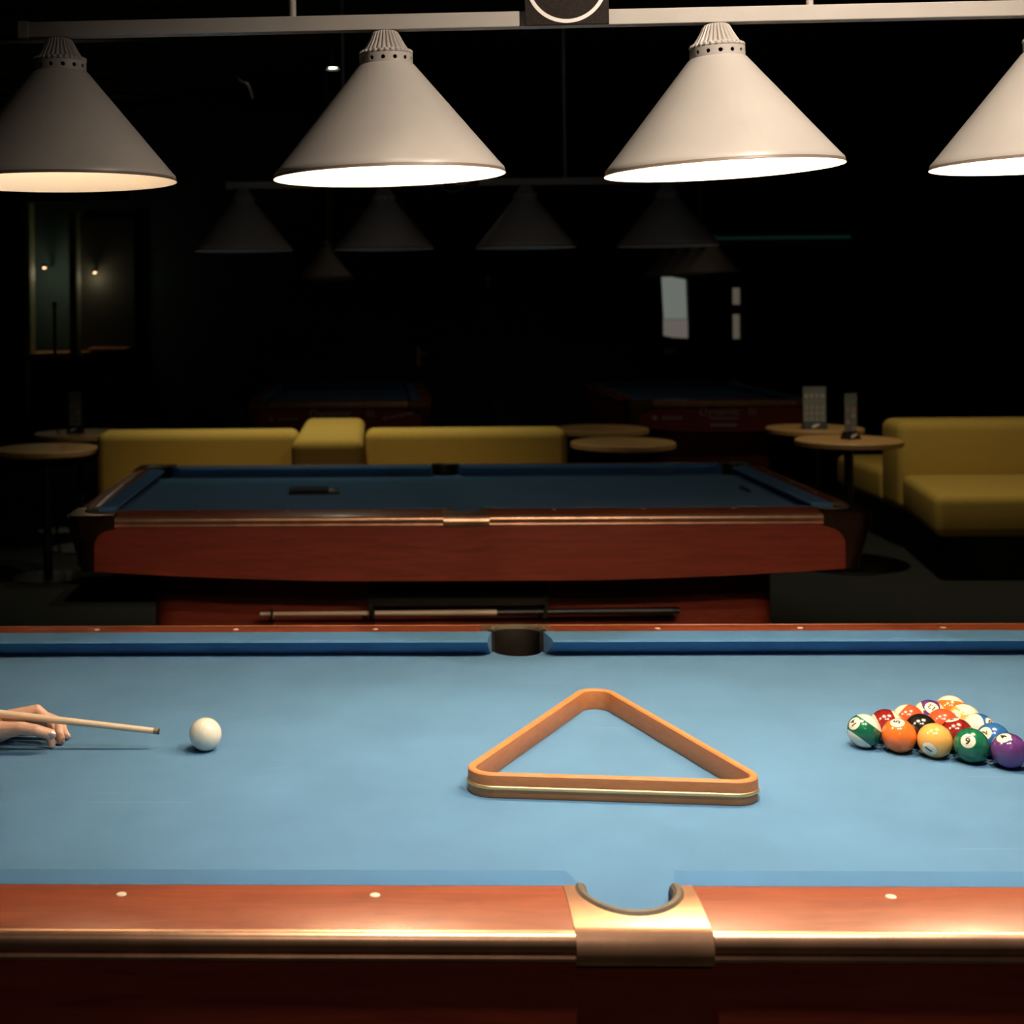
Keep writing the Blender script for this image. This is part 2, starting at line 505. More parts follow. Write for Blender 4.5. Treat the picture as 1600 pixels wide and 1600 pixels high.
    for cx_, cy_, a0 in ((px_-.09, py_-.09, 0), (-px_+.09, py_-.09, PI/2), (-px_+.09, -py_+.09, PI), (px_-.09, -py_+.09, 1.5*PI)):
        for i in range(6):
            a = a0+PI/2*i/5
            poly.append((cx_+.09*math.cos(a), cy_+.09*math.sin(a)))
    P('pedestal', prism(poly, .06, .60), MAHOG2)
    P('plinth', box(-px_+.05, px_-.05, -py_+.05, py_-.05, 0, .06), DARKGAP)
    return T, aps, py_

T1, _, _ = pool_table('pool_table', 'brightly lit pool table with blue cloth in the foreground', (0, 0, 0))
T2, _, py2 = pool_table('pool_table', 'dim pool table with blue cloth and mahogany side, behind the lit one', (0, 3.33, 0))
fgroup = None
TL, apsL, _ = pool_table('pool_table', 'far dark pool table seen end on behind the long mustard sofa', (-.605, 9.65, 0), PI/2, 2.24, 1.12, .165, .165)
TR, apsR, _ = pool_table('pool_table', 'far dark pool table seen end on behind the right round tables', (2.28, 9.5, 0), PI/2, 2.24, 1.12, .165, .165)
# lettering on the end panels that face the viewer (local -x after the quarter turn)
def panel_text(T, aps, s, y, z, size, bold=1.0):
    me = text_mesh(s, size, .0008)
    # text lies in xy: make it stand in the local y-z plane facing -x
    M = Matrix(((0, 0, -1, -(1.12+.165-.022)-.001), (-1, 0, 0, y), (0, 1, 0, z), (0, 0, 0, 1)))
    xf(me, M)
    a = [q for q in aps if sum(v.co.x for v in q.data.vertices) < -.5][0]
    return link('lettering', me, LETTER, a)
def panel_mark(T, aps, pts):
    me = prism(pts, -.0006, .0006)
    M = Matrix(((0, 0, -1, -(1.12+.165-.022)-.001), (-1, 0, 0, 0), (0, 1, 0, 0), (0, 0, 0, 1)))
    xf(me, M)
    a = [q for q in aps if sum(v.co.x for v in q.data.vertices) < -.5][0]
    return link('printed_mark', me, LETTER, a)
panel_text(TL, apsL, 'Dynamic', .060, .705, .092); panel_text(TL, apsL, 'III', -.245, .705, .085)
panel_text(TR, apsR, 'Dynamic', .035, .710, .085); panel_text(TR, apsR, 'III', -.21, .710, .085)
def bar_pts(x0, x1, z0, z1, sk=0.): return [(x0, z0), (x1, z0+sk), (x1, z1+sk), (x0, z1)]
for T, a in ((TL, apsL), (TR, apsR)):
    panel_mark(T, a, [(-.54, .668), (-.515, .690), (-.49, .668), (-.515, .646)])
    for i in range(6): panel_mark(T, a, bar_pts(-.46+i*.026, -.443+i*.026, .655, .680))
for i in range(7): panel_mark(TL, apsL, bar_pts(.34+i*.033, .368+i*.033, .655+i*.006+(.008 if i % 2 else 0), .672+i*.006, .006))
for i in range(8): panel_mark(TR, apsR, bar_pts(-.10+i*.026, -.082+i*.026, .655, .668))
for i in range(6): panel_mark(TR, apsR, bar_pts(-.10+i*.033, -.076+i*.033, .600, .622))

# ball trough with its shade, and cue brackets on the pedestal of the second table
fy = -(py2)
tr = link('ball_trough_shade', join([box(-.34, .30, fy-.10, fy, .43, .57, .004), box(-.345, -.335, fy-.11, fy, .40, .60), box(.295, .305, fy-.11, fy, .40, .60)]), DARKGAP, T2)  # black box, mostly standing in for the shadow under the apron
for bx_ in (-.70, -.33, .29):
    link('cue_bracket', join([box(bx_-.005, bx_+.005, fy-.145, fy, .385, .393), box(bx_-.005, bx_+.005, fy-.145, fy-.137, .36, .43)]), CHROME, T2)

# cue lying on the brackets
C2 = empty('pool_cue', 'pool cue with black butt lying on brackets under the dim table', 'cue', (-.728, 3.33+fy-.08, .404))
link('shaft', tube([(0, 0, -.005), (.85, 0, -.002)], [.0065, .0105], 12), MAPLE, C2, smooth=40)
link('butt', tube([(.85, 0, -.002), (1.49, 0, .002)], [.0108, .0145], 14), BLACK, C2, smooth=40)
link('bumper', tube([(1.49, 0, .002), (1.515, 0, .002)], [.0145, .0125], 14), CHROME, C2, smooth=40)
link('ferrule', tube([(-.02, 0, -.005), (0, 0, -.005)], [.0062, .0065], 12), PEARL, C2, smooth=40)

# ------------------------------------------------------------------ billiard lamp fixtures
shade_prof_out = [(.0475, .1955), (.0500, .1935), (.0530, .1900), (.196, .0150), (.2010, .0100), (.2022, .0050), (.2030, .0020), (.2045, 0.0)]
shade_prof_in = [(.2030, -.0005), (.2000, .0030), (.1960, .0100), (.0510, .1860), (.0450, .1915)]
def make_shade_mesh():
    me = lathe(shade_prof_out + shade_prof_in, 72, close=True)
    me.materials.append(SHADE_OUT); me.materials.append(SHADE_IN); me.materials.append(SHADE_RIM)
    for p in me.polygons:
        c = p.center; r = math.hypot(c.x, c.y)
        out = p.normal.x*c.x+p.normal.y*c.y
        if c.z < .0045 and out > -.02 and r > .199: p.material_index = 2
        elif out < 0 or p.normal.z < -.5: p.material_index = 1
    shade(me, 40); return me
SH = make_shade_mesh()
def crown_fl(r, z, a, j):
    if j in (0, 1): return r*(1+.025*math.cos(a*28))
    if 2 <= j <= 9: return r*(1 - .13*max(0, math.cos(a*28))**1 * (1 if j < 9 else .3))
    return r
crown_prof = [(.0440, .2110), (.0470, .2150), (.0415, .2205), (.0385, .2240), (.0340, .2310), (.0300, .2380), (.0270, .2440), (.0245, .2490), (.0225, .2525), (.0190, .2545), (.0100, .2555), (.0001, .2556)]
CROWN = lathe(crown_prof, 28*6, crown_fl)
shade(CROWN, 50)
bead = []
for i in range(28):
    a = 2*PI*i/28
    bm = bmesh.new(); bmesh.ops.create_icosphere(bm, subdivisions=1, radius=.0046)
    bmesh.ops.translate(bm, verts=bm.verts, vec=(.0435*math.cos(a), .0435*math.sin(a), .2165))
    me = bpy.data.meshes.new('b'); bm.to_mesh(me); bm.free(); bead.append(me)
BEADS = join(bead); shade(BEADS, 80)
VENT = lathe([(.0470, .1930), (.0470, .2125), (.0445, .2125), (.0445, .1930)], 84, close=True)
hc = []
for i in range(14):
    a = 2*PI*i/14+.11
    me = cyl(0, 0, .0037, .03, .06, 12)
    hc.append(xf(me, Matrix.Rotation(a, 4, 'Z') @ Matrix.Translation((0, 0, .2035)) @ Matrix.Rotation(PI/2, 4, 'Y')))
VENT = cut(VENT, join(hc)); shade(VENT, 40)
CORE = lathe([(.0001, .14), (.018, .14), (.020, .184), (.0448, .187), (.0448, .1925), (.022, .194), (.020, .214), (.0001, .214)], 24)  # socket plus an added baffle disc keeping bulb light out of the vents
BULBM = lathe([(.0001, .045), (.012, .047), (.022, .053), (.028, .063), (.030, .074), (.028, .086), (.022, .1), (.015, .115), (.014, .14), (.0001, .14)], 20)
shade(BULBM, 60)

def fixture(name, label, loc, rz, lit, tilts, group=None, sign=True, tilt_all=0.):
    Fx = empty(name, label, 'billiard lamp', loc, rz, group)
    Fx.rotation_euler = (0, tilt_all, rz)
    # local origin: bottom of the bar at its middle
    link('bar', box(-.925, .925, -.0135, .0135, 0, .027, .0015), BARPAINT, Fx)
    for s in (-1, 1):
        link('end_cap', box(s*.925-.010, s*.925+.010, -.0155, .0155, -.002, .029, .002), BARPAINT, Fx)
        link('hanger_rod', tube([(s*.45, 0, .027), (s*.45, 0, ZC-loc[2])], .0065, 12), BARPAINT, Fx, smooth=50)
    for i, x in enumerate((-.864, -.288, .288, .864)):
        sh = link('lamp_shade', SH, None, Fx, loc=(x, 0, 0))
        sh.rotation_euler = (0, tilts[i], 0)
        # mesh hangs .2556 below the bar
        off = Matrix.Translation((0, 0, -.2560))
        sh.matrix_basis = Matrix.Translation((x, 0, 0)) @ Matrix.Rotation(tilts[i], 4, 'Y') @ off
        link('crown', CROWN, SHADE_OUT, sh); link('bead_ring', BEADS, SHADE_OUT, sh); link('vent_ring', VENT, SHADE_OUT, sh)
        link('socket_and_baffle', CORE, BLACK, sh)
        b = link('bulb', BULBM.copy(), BULB[i] if lit else BULB_OFF, sh)
    if sign:
        sp = link('sign_plate', box(-.046, .099, -.026, -.020, -.001, .146, .001), SIGN_BLK, Fx)
        for nm, ro, ri in (('ring_mark', .0705, .0640), ('centre_mark', .0300, 0)):
            if ri:
                me = lathe([(ro, 0), (ro, .001), (ri, .001), (ri, 0)], 72, close=True)
            else:
                me = lathe([(.0001, 0), (ro, 0), (ro, .001), (.0001, .001)], 48)
            xf(me, Matrix.Translation((.0265, -.0262, .0725)) @ Matrix.Rotation(PI/2, 4, 'X'))
            link(nm, me, SIGN_WHT, sp)
    return Fx
F1 = fixture('billiard_lamp', 'lit four shade billiard lamp with taupe cones over the foreground table', (0, 0, 2.017), 0, True,
             (.0, -.012, -.030, -.012), tilt_all=-.0055)
F2 = fixture('billiard_lamp', 'unlit four shade billiard lamp hanging over the dim second table', (0.015, 3.33, 2.017), 0, False, (0, 0, 0, 0))
link('cable_loop', tube([(-.005+.045*math.cos(a), -.02, .0-.025*math.sin(a)) for a in [PI*i/10 for i in range(11)]], .0025, 8), BARPAINT, F2, smooth=60)
F3 = fixture('billiard_lamp', 'unlit billiard lamp far back left seen end on', (-.70, 9.65, 2.017), PI/2, False, (0, 0, 0, 0), sign=False)
F4 = fixture('billiard_lamp', 'unlit billiard lamp far back right seen end on', (2.30, 9.5, 2.017), PI/2, False, (0, 0, 0, 0), sign=False)

# ------------------------------------------------------------------ ceiling spotlights
HOUS = lathe([(.0001, .10), (.030, .10), (.036, .09), (.040, 0), (.036, 0), (.033, .02), (.0001, .03)], 24); shade(HOUS, 40)
LENS = lathe([(.0001, .015), (.032, .015), (.032, .012), (.0001, .012)], 20)
def ceiling_spot(label, loc, aim, power, angle, blend, col, lens_emit, group='ceiling spotlights'):
    Sx = empty('ceiling_spotlight', label, 'spotlight', (loc[0], loc[1], ZC), 0, group)
    d = (Vector(aim)-Vector(loc)).normalized()
    q = d.to_track_quat('-Z', 'Y').to_euler()
    l0 = Vector(loc) - Vector((loc[0], loc[1], ZC))
    link('mount_rod', tube([(0, 0, 0), tuple(l0 - d*.10)], .006, 8), BLACK, Sx)
    hs = link('lamp_housing', HOUS, BLACK, Sx, loc=l0, rot=q)
    em = mat('spot_lens', (.9, .95, .85), emit=col, estr=lens_emit)
    link('lens', LENS.copy(), em, hs)
    if power:
        ld = bpy.data.lights.new('spot', 'SPOT'); ld.energy = power; ld.color = col; ld.spot_size = math.radians(angle); ld.spot_blend = blend
        ld.shadow_soft_size = .03
        lo = bpy.data.objects.new('spot_beam', ld); COL.objects.link(lo); lo.parent = hs; lo.location = (0, 0, -.012)
    return Sx
ceiling_spot('ceiling spotlight above the right front of the lit table', (.60, -.95, 2.70), (.40, -.25, 1.60), SPOT_FRONT, 101, 1., (1., .84, .68), 4)
ceiling_spot('unseen fill spotlight added above the near rail, aimed at the wooden triangle', (-.10, -1.12, 3.25), (.0, -.36, .755), 205, 41, 1., (1., .80, .60), 4)  # added lamp, brightens the near cloth
ceiling_spot('unseen fill spotlight added behind the viewer, aimed at the near side of the lit table', (-.3, -3.8, 3.2), (.1, -.8, .55), 34, 60, 1., (1., .82, .66), 4)  # added lamp, soft fill for the front of the table
ceiling_spot('dim fill spotlight added over the two far pool tables', (.8, 6.6, 3.36), (.8, 8.2, .8), 16, 90, 1., (1., .80, .60), 2)  # added lamp, lifts the far rails out of the dark
ceiling_spot('small greenish ceiling spotlight glowing between the first two lit shades', (-.5365, 5.44, 2.85), (-.5365, 5.2, 0), SPOT_SOFA*.4, 120, 1., (.92, 1., .72), 12)
ceiling_spot('unseen fill spotlight added above the dim table, aimed at the long sofa', (-.6, 4.85, 3.36), (-.6, 5.4, .5), SPOT_SOFA*1.3, 72, 1., (1., .88, .60), 4)  # added lamp above the frame, fill for the long sofa
ceiling_spot('unseen fill spotlight added and aimed at the right sofa and round tables', (2.3, 4.95, 3.36), (2.9, 5.65, .5), SPOT_SOFA*1.4, 86, 1., (1., .88, .60), 4)  # added lamp above the frame, fill for the right seating

# lighting tracks on the ceiling
for y_, lb in ((4.6, 'nearest'), (7.2, 'middle'), (9.8, 'farthest')):
    tag(link('ceiling_track', join([box(-4.5, 6.0, y_-.02, y_+.02, ZC-.14, ZC-.10, .003)] + [box(x-.01, x+.01, y_-.01, y_+.01, ZC-.10, ZC) for x in (-4, -1, 2, 5)]), BLACK),
        lb+' of three black lighting tracks crossing the dark ceiling', 'track', 'ceiling tracks')
cb = [(-1.05+.10*t, 5.0, 2.80-.05*math.sin(t*5)-.22*t*t) for t in [i/14 for i in range(15)]]
tag(link('hanging_cable', tube([(-1.05, 5.0, ZC)] + cb, .004, 8), mat('grey_cable', (.02, .018, .017), rough=.5), smooth=60), 'thin grey cable curling down from the dark ceiling', 'cable')

# ------------------------------------------------------------------ cue, cue ball, rack of balls
BR = .028575
def ball_material(name, col, stripe, number=True):
    M = bpy.data.materials.new(name); M.use_nodes = True
    nt = M.node_tree; b = nt.nodes['Principled BSDF']; L = nt.links
    tc = nt.nodes.new('ShaderNodeTexCoord'); sp = nt.nodes.new('ShaderNodeSeparateXYZ'); L.new(tc.outputs['Object'], sp.inputs[0])
    ivory = (.80, .77, .64, 1)
    base = None
    def lt(sock, th, op='LESS_THAN'):
        a = nt.nodes.new('ShaderNodeMath'); a.operation = 'ABSOLUTE'; L.new(sock, a.inputs[0])
        c = nt.nodes.new('ShaderNodeMath'); c.operation = op; c.inputs[1].default_value = th; L.new(a.outputs[0], c.inputs[0]); return c.outputs[0]
    def gtx(sock):
        c = nt.nodes.new('ShaderNodeMath'); c.operation = 'GREATER_THAN'; c.inputs[1].default_value = BR*.908; L.new(sock, c.inputs[0]); return c.outputs[0]
    m1 = nt.nodes.new('ShaderNodeMixRGB'); m1.inputs[1].default_value = ivory if stripe else (*col, 1); m1.inputs[2].default_value = (*col, 1)
    if stripe: L.new(lt(sp.outputs['Z'], BR*.52), m1.inputs[0])
    m2 = nt.nodes.new('ShaderNodeMixRGB'); m2.inputs[2].default_value = ivory; L.new(m1.outputs[0], m2.inputs[1])
    if number: L.new(gtx(sp.outputs['X']), m2.inputs[0])
    else: m2.inputs[0].default_value = 0
    L.new(m2.outputs[0], b.inputs['Base Color'])
    b.inputs['Roughness'].default_value = .16; b.inputs['Coat Weight'].default_value = .4; b.inputs['Coat Roughness'].default_value = .05
    return M
bm = bmesh.new(); bmesh.ops.create_uvsphere(bm, u_segments=48, v_segments=28, radius=BR)
BALL = bpy.data.meshes.new('ball'); bm.to_mesh(BALL); bm.free()
for p in BALL.polygons: p.use_smooth = True
INK = mat('ball_number_ink', (.015, .013, .012), rough=.3)
def number_mesh(s, ang):
    me = text_mesh(s, .0165 if len(s) == 1 else .0135, bold=.00045)
    bm = bmesh.new(); bm.from_mesh(me)
    if len(s) == 1 and s in '69':      # underline of the six and nine
        v = [bm.verts.new(c) for c in ((-.0042, -.0082, 0), (.0042, -.0082, 0), (.0042, -.0068, 0), (-.0042, -.0068, 0))]; bm.faces.new(v)
    bmesh.ops.triangulate(bm, faces=bm.faces)
    bmesh.ops.subdivide_edges(bm, edges=bm.edges, cuts=2, use_grid_fill=True)
    Rm = Matrix.Rotation(ang, 4, 'Z')
    for v in bm.verts:
        c = Rm @ v.co
        y, z = c.x, c.y
        v.co = Vector((BR, y, z)).normalized()*(BR*1.004)
    bmesh.ops.recalc_face_normals(bm, faces=bm.faces)
    bm.to_mesh(me); bm.free(); return me
YEL, BLU, RED, PUR, ORA, GRN, MAR, BLK = (.84, .45, .11), (.02, .11, .34), (.70, .095, .035), (.10, .035, .17), (.85, .175, .028), (.008, .12, .06), (.19, .013, .013), (.012, .011, .011)
d0 = Vector((.201, -.111)).normalized()*.0573; n0 = Vector((-d0.y, d0.x))*math.sqrt(3)/2
h0 = d0*.5
A0 = Vector((.534, .009))
# (row, place, number, colour, stripe, direction the number faces as seen by the viewer (right, up, towards), axis hint, turn of the digit, label)
rows = [
 (0, 0, '14', GRN, 1, (-.60, .42, .68), (.5, .85, 0), 2.7, 'green striped ball numbered 14 at the left corner of the racked balls'),
 (0, 1, '5', ORA, 0, (-.10, .80, .58), (0, .5, -.8), 1.2, 'solid orange ball numbered 5 in the front row'),
 (0, 2, '1', YEL, 0, (-.33, -.55, .76), (0, .8, .5), 1.1, 'solid yellow ball numbered 1 in the middle of the front row'),
 (0, 3, '6', GRN, 0, (-.20, .26, .94), (0, .9, -.3), 3.0, 'solid green ball numbered 6 in the front row'),
 (0, 4, '4', PUR, 0, (-.30, .74, .58), (0, .5, -.8), 1.0, 'solid purple ball numbered 4 at the right corner of the racked balls'),
 (1, 0, '15', MAR, 1, (0, -.4, -.9), (.92, .38, 0), 0, 'maroon striped ball behind the green 14 and orange 5'),
 (1, 1, '8', BLK, 0, (.5, .75, -.5), (0, .5, .8), 0, 'black eight ball in the second row'),
 (1, 2, '7', MAR, 0, (-.28, .93, .2), (0, 0, 1), 0, 'solid maroon ball behind the yellow 1 and green 6'),
 (1, 3, '2', BLU, 0, (-.50, .36, .79), (0, .9, -.3), 1.6, 'solid blue ball numbered 2 behind the green 6 and purple 4'),
 (2, 0, '11', RED, 1, (0, -.3, -.95), (-.75, .62, .15), 0, 'red striped ball on the left edge, third row of the rack'),
 (2, 1, '3', RED, 0, (0, -.5, -.8), (0, .8, -.5), 0, 'solid red ball in the middle of the third row'),
 (2, 2, '10', BLU, 1, (.72, .46, .5), (-.9, -.05, .3), .8, 'blue striped ball on the right edge, third row of the rack'),
 (3, 0, '12', PUR, 1, (.12, .55, .83), (-.95, .0, .25), .9, 'purple striped ball numbered 12 next to the hindmost ball'),
 (3, 1, '9', YEL, 1, (-.60, .22, .77), (.5, .8, 0), 1.4, 'yellow striped ball numbered 9 in front of the hindmost ball'),
 (4, 0, '13', ORA, 1, (0, -.2, -.97), (0, .95, .3), 0, 'orange striped ball at the far tip of the racked balls'),
]
for (row, k, num, colr, stripe, nd, ax, ang, lab) in rows:
    p2 = A0 + d0*k + (h0+n0)*row
    pos = Vector((p2.x, p2.y, BED+BR))
    fw = (pos-CAM).normalized(); rt = fw.cross(Vector((0, 0, 1))).normalized(); up = rt.cross(fw)
    conv = lambda v: (rt*v[0] + up*v[1] - fw*v[2]).normalized()
    ex = conv(nd); az = conv(ax); ez = (az - ex*az.dot(ex)).normalized(); ey = ez.cross(ex)
    M = Matrix((ex, ey, ez)).transposed().to_4x4(); M.translation = pos
    me = BALL.copy()
    o = link('pool_ball', me, ball_material('ball_'+num, colr, stripe))
    o.matrix_world = M
    tag(o, lab, 'pool ball', 'racked pool balls')
    link('number', number_mesh(num, ang), INK, o)
cb_ = link('cue_ball', BALL.copy(), ball_material('cue_ball_ivory', (.80, .80, .70), 0, False), loc=(-.616, -.008, BED+BR))
tag(cb_, 'plain ivory cue ball in front of the cue tip', 'pool ball')

TIP = Vector((-.6986, 0, .7858)); DIR = (Vector((-.9818, 0, .8177))-TIP).normalized()
CU = empty('pool_cue', 'maple pool cue held in the hand, tip aimed at the cue ball', 'cue', TIP)
def cu(a, b, ra, rb, n, m): link(n, tube([tuple(DIR*a), tuple(DIR*b)], [ra, rb], 18), m, CU, smooth=50)
cu(0, .003, .0050, .0053, 'chalked_tip', mat('chalk_tip', (.05, .06, .09), rough=.9))
cu(.003, .0105, .0053, .0053, 'ferrule', BRONZE)
cu(.0105, .74, .0053, .0098, 'shaft', MAPLE)
cu(.74, .755, .0100, .0102, 'joint', CHROME)
cu(.755, 1.44, .0102, .0145, 'butt', BLACK)

# ------------------------------------------------------------------ wooden triangle
tri = [Vector((-.193, -.245)), Vector((.298, -.290)), Vector((.112, .318))]
def inset_line(a, b, off):
    d = (b-a).normalized(); n = Vector((-d.y, d.x)); return a+n*off, d
def tri_offset(off):
    ls = [inset_line(tri[i], tri[(i+1) % 3], off) for i in range(3)]
    out = []
    for i in range(3):
        (p, d), (q, e) = ls[i-1], ls[i]
        cr = d.x*e.y-d.y*e.x
        t = ((q.x-p.x)*e.y-(q.y-p.y)*e.x)/cr
        out.append(p+d*t)
    return out
def rounded(off, rad, n=10):
    vs = tri_offset(off); pts = []
    for i in range(3):
        v = vs[i]; a = (vs[i-1]-v).normalized(); b = (vs[(i+1) % 3]-v).normalized()
        half = math.acos(max(-1, min(1, a.dot(b))))/2
        t = rad/math.tan(half); c = v+(a+b).normalized()*(rad/math.sin(half))
        s0 = v+a*t; e0 = v+b*t
        a0 = math.atan2(s0.y-c.y, s0.x-c.x); a1 = math.atan2(e0.y-c.y, e0.x-c.x)
        while a1 < a0: a1 += 2*PI
        pts.append([Vector((c.x+rad*math.cos(a0+(a1-a0)*k/n), c.y+rad*math.sin(a0+(a1-a0)*k/n))) for k in range(n+1)])
    return pts
TR_ = empty('ball_rack', 'wooden triangle ball rack with brass band on the blue cloth', 'ball rack', (0, 0, BED))
RO, TH, HT = .040, .0125, .038
outer, inner = rounded(0, RO), rounded(TH, RO-TH)
def shell(o_pts, i_pts):
    n = len(o_pts); V = []; F = []
    b_ = .0022
    for o_, i_ in zip(o_pts, i_pts):
        d = (i_-o_).normalized()
        for q, z in ((o_+d*b_*.6, 0), (o_, b_), (o_, HT-b_), (o_+d*b_, HT), (i_-d*b_, HT), (i_, HT-b_), (i_, b_), (i_-d*b_*.6, 0)):
            V.append((q.x, q.y, z))
    for k in range(n-1):
        for j in range(8):
            l = (j+1) % 8
            F.append((k*8+j, (k+1)*8+j, (k+1)*8+l, k*8+l))
    F.append(list(range(8))); F.append([(n-1)*8+j for j in range(8)])
    return mesh_from(V, F)
for i in range(3):
    link('rack_corner', shell(outer[i], inner[i]), RACKWOOD, TR_, smooth=35)
    j = (i+1) % 3
    link('rack_side', shell([outer[i][-1], outer[j][0]], [inner[i][-1], inner[j][0]]), RACKWOOD, TR_, smooth=35)
band = rounded(-.0012, RO+.0012)
bp_ = [p for c in band for p in c]; bp_.append(bp_[0])
V = []; F = []
for z0_, nm in ((.0165, 'brass_band'),):
    V = []; F = []
    prof = [(0.0010, -.0030), (-.0008, -.0018), (-.0008, .0018), (.0010, .0030)]
    loop = bp_[:-1]; n = len(loop)
    for k in range(n):
        t = (loop[(k+1) % n]-loop[k-1]).normalized(); nn = Vector((-t.y, t.x))
        for s_, z_ in prof:
            q = loop[k]+nn*s_; V.append((q.x, q.y, z0_+z_))
    for k in range(n):
        for j in range(3):
            F.append((k*4+j, ((k+1) % n)*4+j, ((k+1) % n)*4+j+1, k*4+j+1))
    link(nm, mesh_from(V, F), BRASS, TR_, smooth=60)

# ------------------------------------------------------------------ the player: left hand bridging the cue
PE = empty('person', 'person bending over the left end of the table, bridge hand under the cue', 'person', (-1.9, 0, 0))
W2 = Matrix.Translation((1.9, 0, 0))
hand = [
 [(-.9700, .020, .8040, .0150), (-.9203, .020, .8188, .0096), (-.8946, .017, .7991, .0084), (-.8946, .006, .7770, .0078), (-.8906, .003, .7620, .0070)],
 [(-.9810, .040, .7959, .0150), (-.9350, .042, .8091, .0100), (-.8863, .036, .7935, .0085), (-.8819, .026, .7750, .0080), (-.8793, .024, .7625, .0074)],
 [(-.9908, .055, .7892, .0140), (-.9517, .062, .7964, .0100), (-.8839, .056, .7810, .0076), (-.8799, .053, .7690, .0072), (-.8739, .052, .7622, .0066)],
 [(-1.0008, .070, .7830, .0130), (-.9699, .078, .7890, .0090), (-.9161, .084, .7750, .0070), (-.9060, .083, .7660, .0064), (-.9000, .082, .7615, .0060)],
 [(-1.0152, -.004, .7900, .0200), (-.9692, -.016, .7930, .0150), (-.9387, -.024, .7985, .0118), (-.9107, -.028, .7965, .0100), (-.8857, -.024, .7880, .0092)],
 [(-1.0406, .025, .7934, .0240), (-.9880, .022, .7790, .0185), (-.9577, .030, .7873, .0140)],
 [(-1.0435, .035, .7905, .0240), (-.9955, .050, .7791, .0180), (-.9675, .055, .7869, .0140)],
 [(-1.0406, .030, .7930, .0250), (-1.10, .035, .800, .0280), (-1.22, .050, .824, .0390), (-1.30, .065, .850, .0430)],
]
torso = [
 [(-1.30, .065, .850, .043), (-1.42, .12, .97, .048), (-1.56, .19, 1.12, .058), (-1.66, .10, 1.17, .085)],
 [(-1.66, .10, 1.17, .085), (-1.72, -.08, 1.19, .09), (-1.78, -.20, 1.21, .07)],
 [(-1.78, -.20, 1.21, .07), (-1.98, -.24, 1.24, .048), (-2.03, -.13, 1.02, .038), (-1.99, -.012, .955, .03)],
 [(-1.99, -.012, .955, .030), (-1.96, .000, .922, .022), (-1.965, .012, .940, .018)],
 [(-1.70, .02, 1.17, .12), (-1.95, .0, 1.09, .135), (-2.16, .0, .98, .145)],
 [(-1.72, -.08, 1.17, .10), (-1.95, -.06, 1.08, .12), (-2.16, -.05, .97, .14)],
 [(-2.16, .08, .95, .12), (-2.02, .14, .52, .075), (-2.12, .15, .12, .05), (-2.11, .15, .05, .045), (-1.95, .17, .035, .034)],
 [(-2.18, -.09, .95, .12), (-2.22, -.16, .50, .075), (-2.36, -.18, .12, .05), (-2.35, -.18, .05, .045), (-2.20, -.22, .035, .034)],
 [(-1.66, -.02, 1.20, .06), (-1.58, -.01, 1.25, .052), (-1.52, .0, 1.29, .08)],
 [(-1.52, .0, 1.29, .085), (-1.50, .0, 1.33, .085), (-1.47, .0, 1.24, .06)],
 [(-1.425, 0, 1.275, .016), (-1.415, 0, 1.262, .014)],
 [(-1.53, .083, 1.285, .016), (-1.53, .085, 1.30, .014)], [(-1.53, -.083, 1.285, .016), (-1.53, -.085, 1.30, .014)],
]
hm = capsule_body(hand, .0014, 5)
hm2 = capsule_body([hand[-1]]+torso, .009, 4)
# one body mesh: fine hand welded into the coarser body at the forearm
body = join([hm, hm2])
for p in body.polygons: p.use_smooth = True
link('body', xf(body, W2), SKIN, PE)
def cloth_part(name, chains, grow, m, vox=.010):
    g = [[(x, y, z, r+grow) for x, y, z, r in c] for c in chains]
    link(name, xf(capsule_body(g, vox, 3), W2), m, PE)
SHIRT = mat('black_shirt', (.02, .02, .022), rough=.9); JEANS = mat('dark_jeans', (.03, .04, .065), rough=.9); SHOE = mat('black_shoe', (.02, .02, .02), rough=.5)
cloth_part('shirt', [[(-1.36, .09, .91, .045)]+torso[0][1:], torso[1], torso[2][:2]+[(-2.01, -.18, 1.12, .045)], torso[4], torso[5]], .010, SHIRT)
cloth_part('trousers', [torso[6][:3], torso[7][:3], [(-2.12, 0, 1.0, .13), (-2.18, 0, .95, .135)]], .012, JEANS)
cloth_part('shoe', [torso[6][3:]], .012, SHOE); cloth_part('shoe', [torso[7][3:]], .012, SHOE)
cloth_part('hair', [[(-1.545, 0, 1.335, .086), (-1.575, 0, 1.29, .082)], [(-1.55, .03, 1.32, .085), (-1.55, -.03, 1.32, .085)]], .008, mat('dark_hair', (.03, .02, .014), rough=.6))
for s in (-1, 1):
    bm = bmesh.new(); bmesh.ops.create_uvsphere(bm, u_segments=12, v_segments=8, radius=.012)
    me = bpy.data.meshes.new('eye'); bm.to_mesh(me); bm.free()
    link('eye', me, mat('eye', (.1, .07, .05), rough=.1), PE, loc=(-1.436+1.9, s*.032, 1.305))
link('mouth', box(-.004, .004, -.022, .022, -.004, .004, .003), mat('lips', (.45, .15, .13), rough=.4), PE, loc=(-1.425+1.9, 0, 1.225))
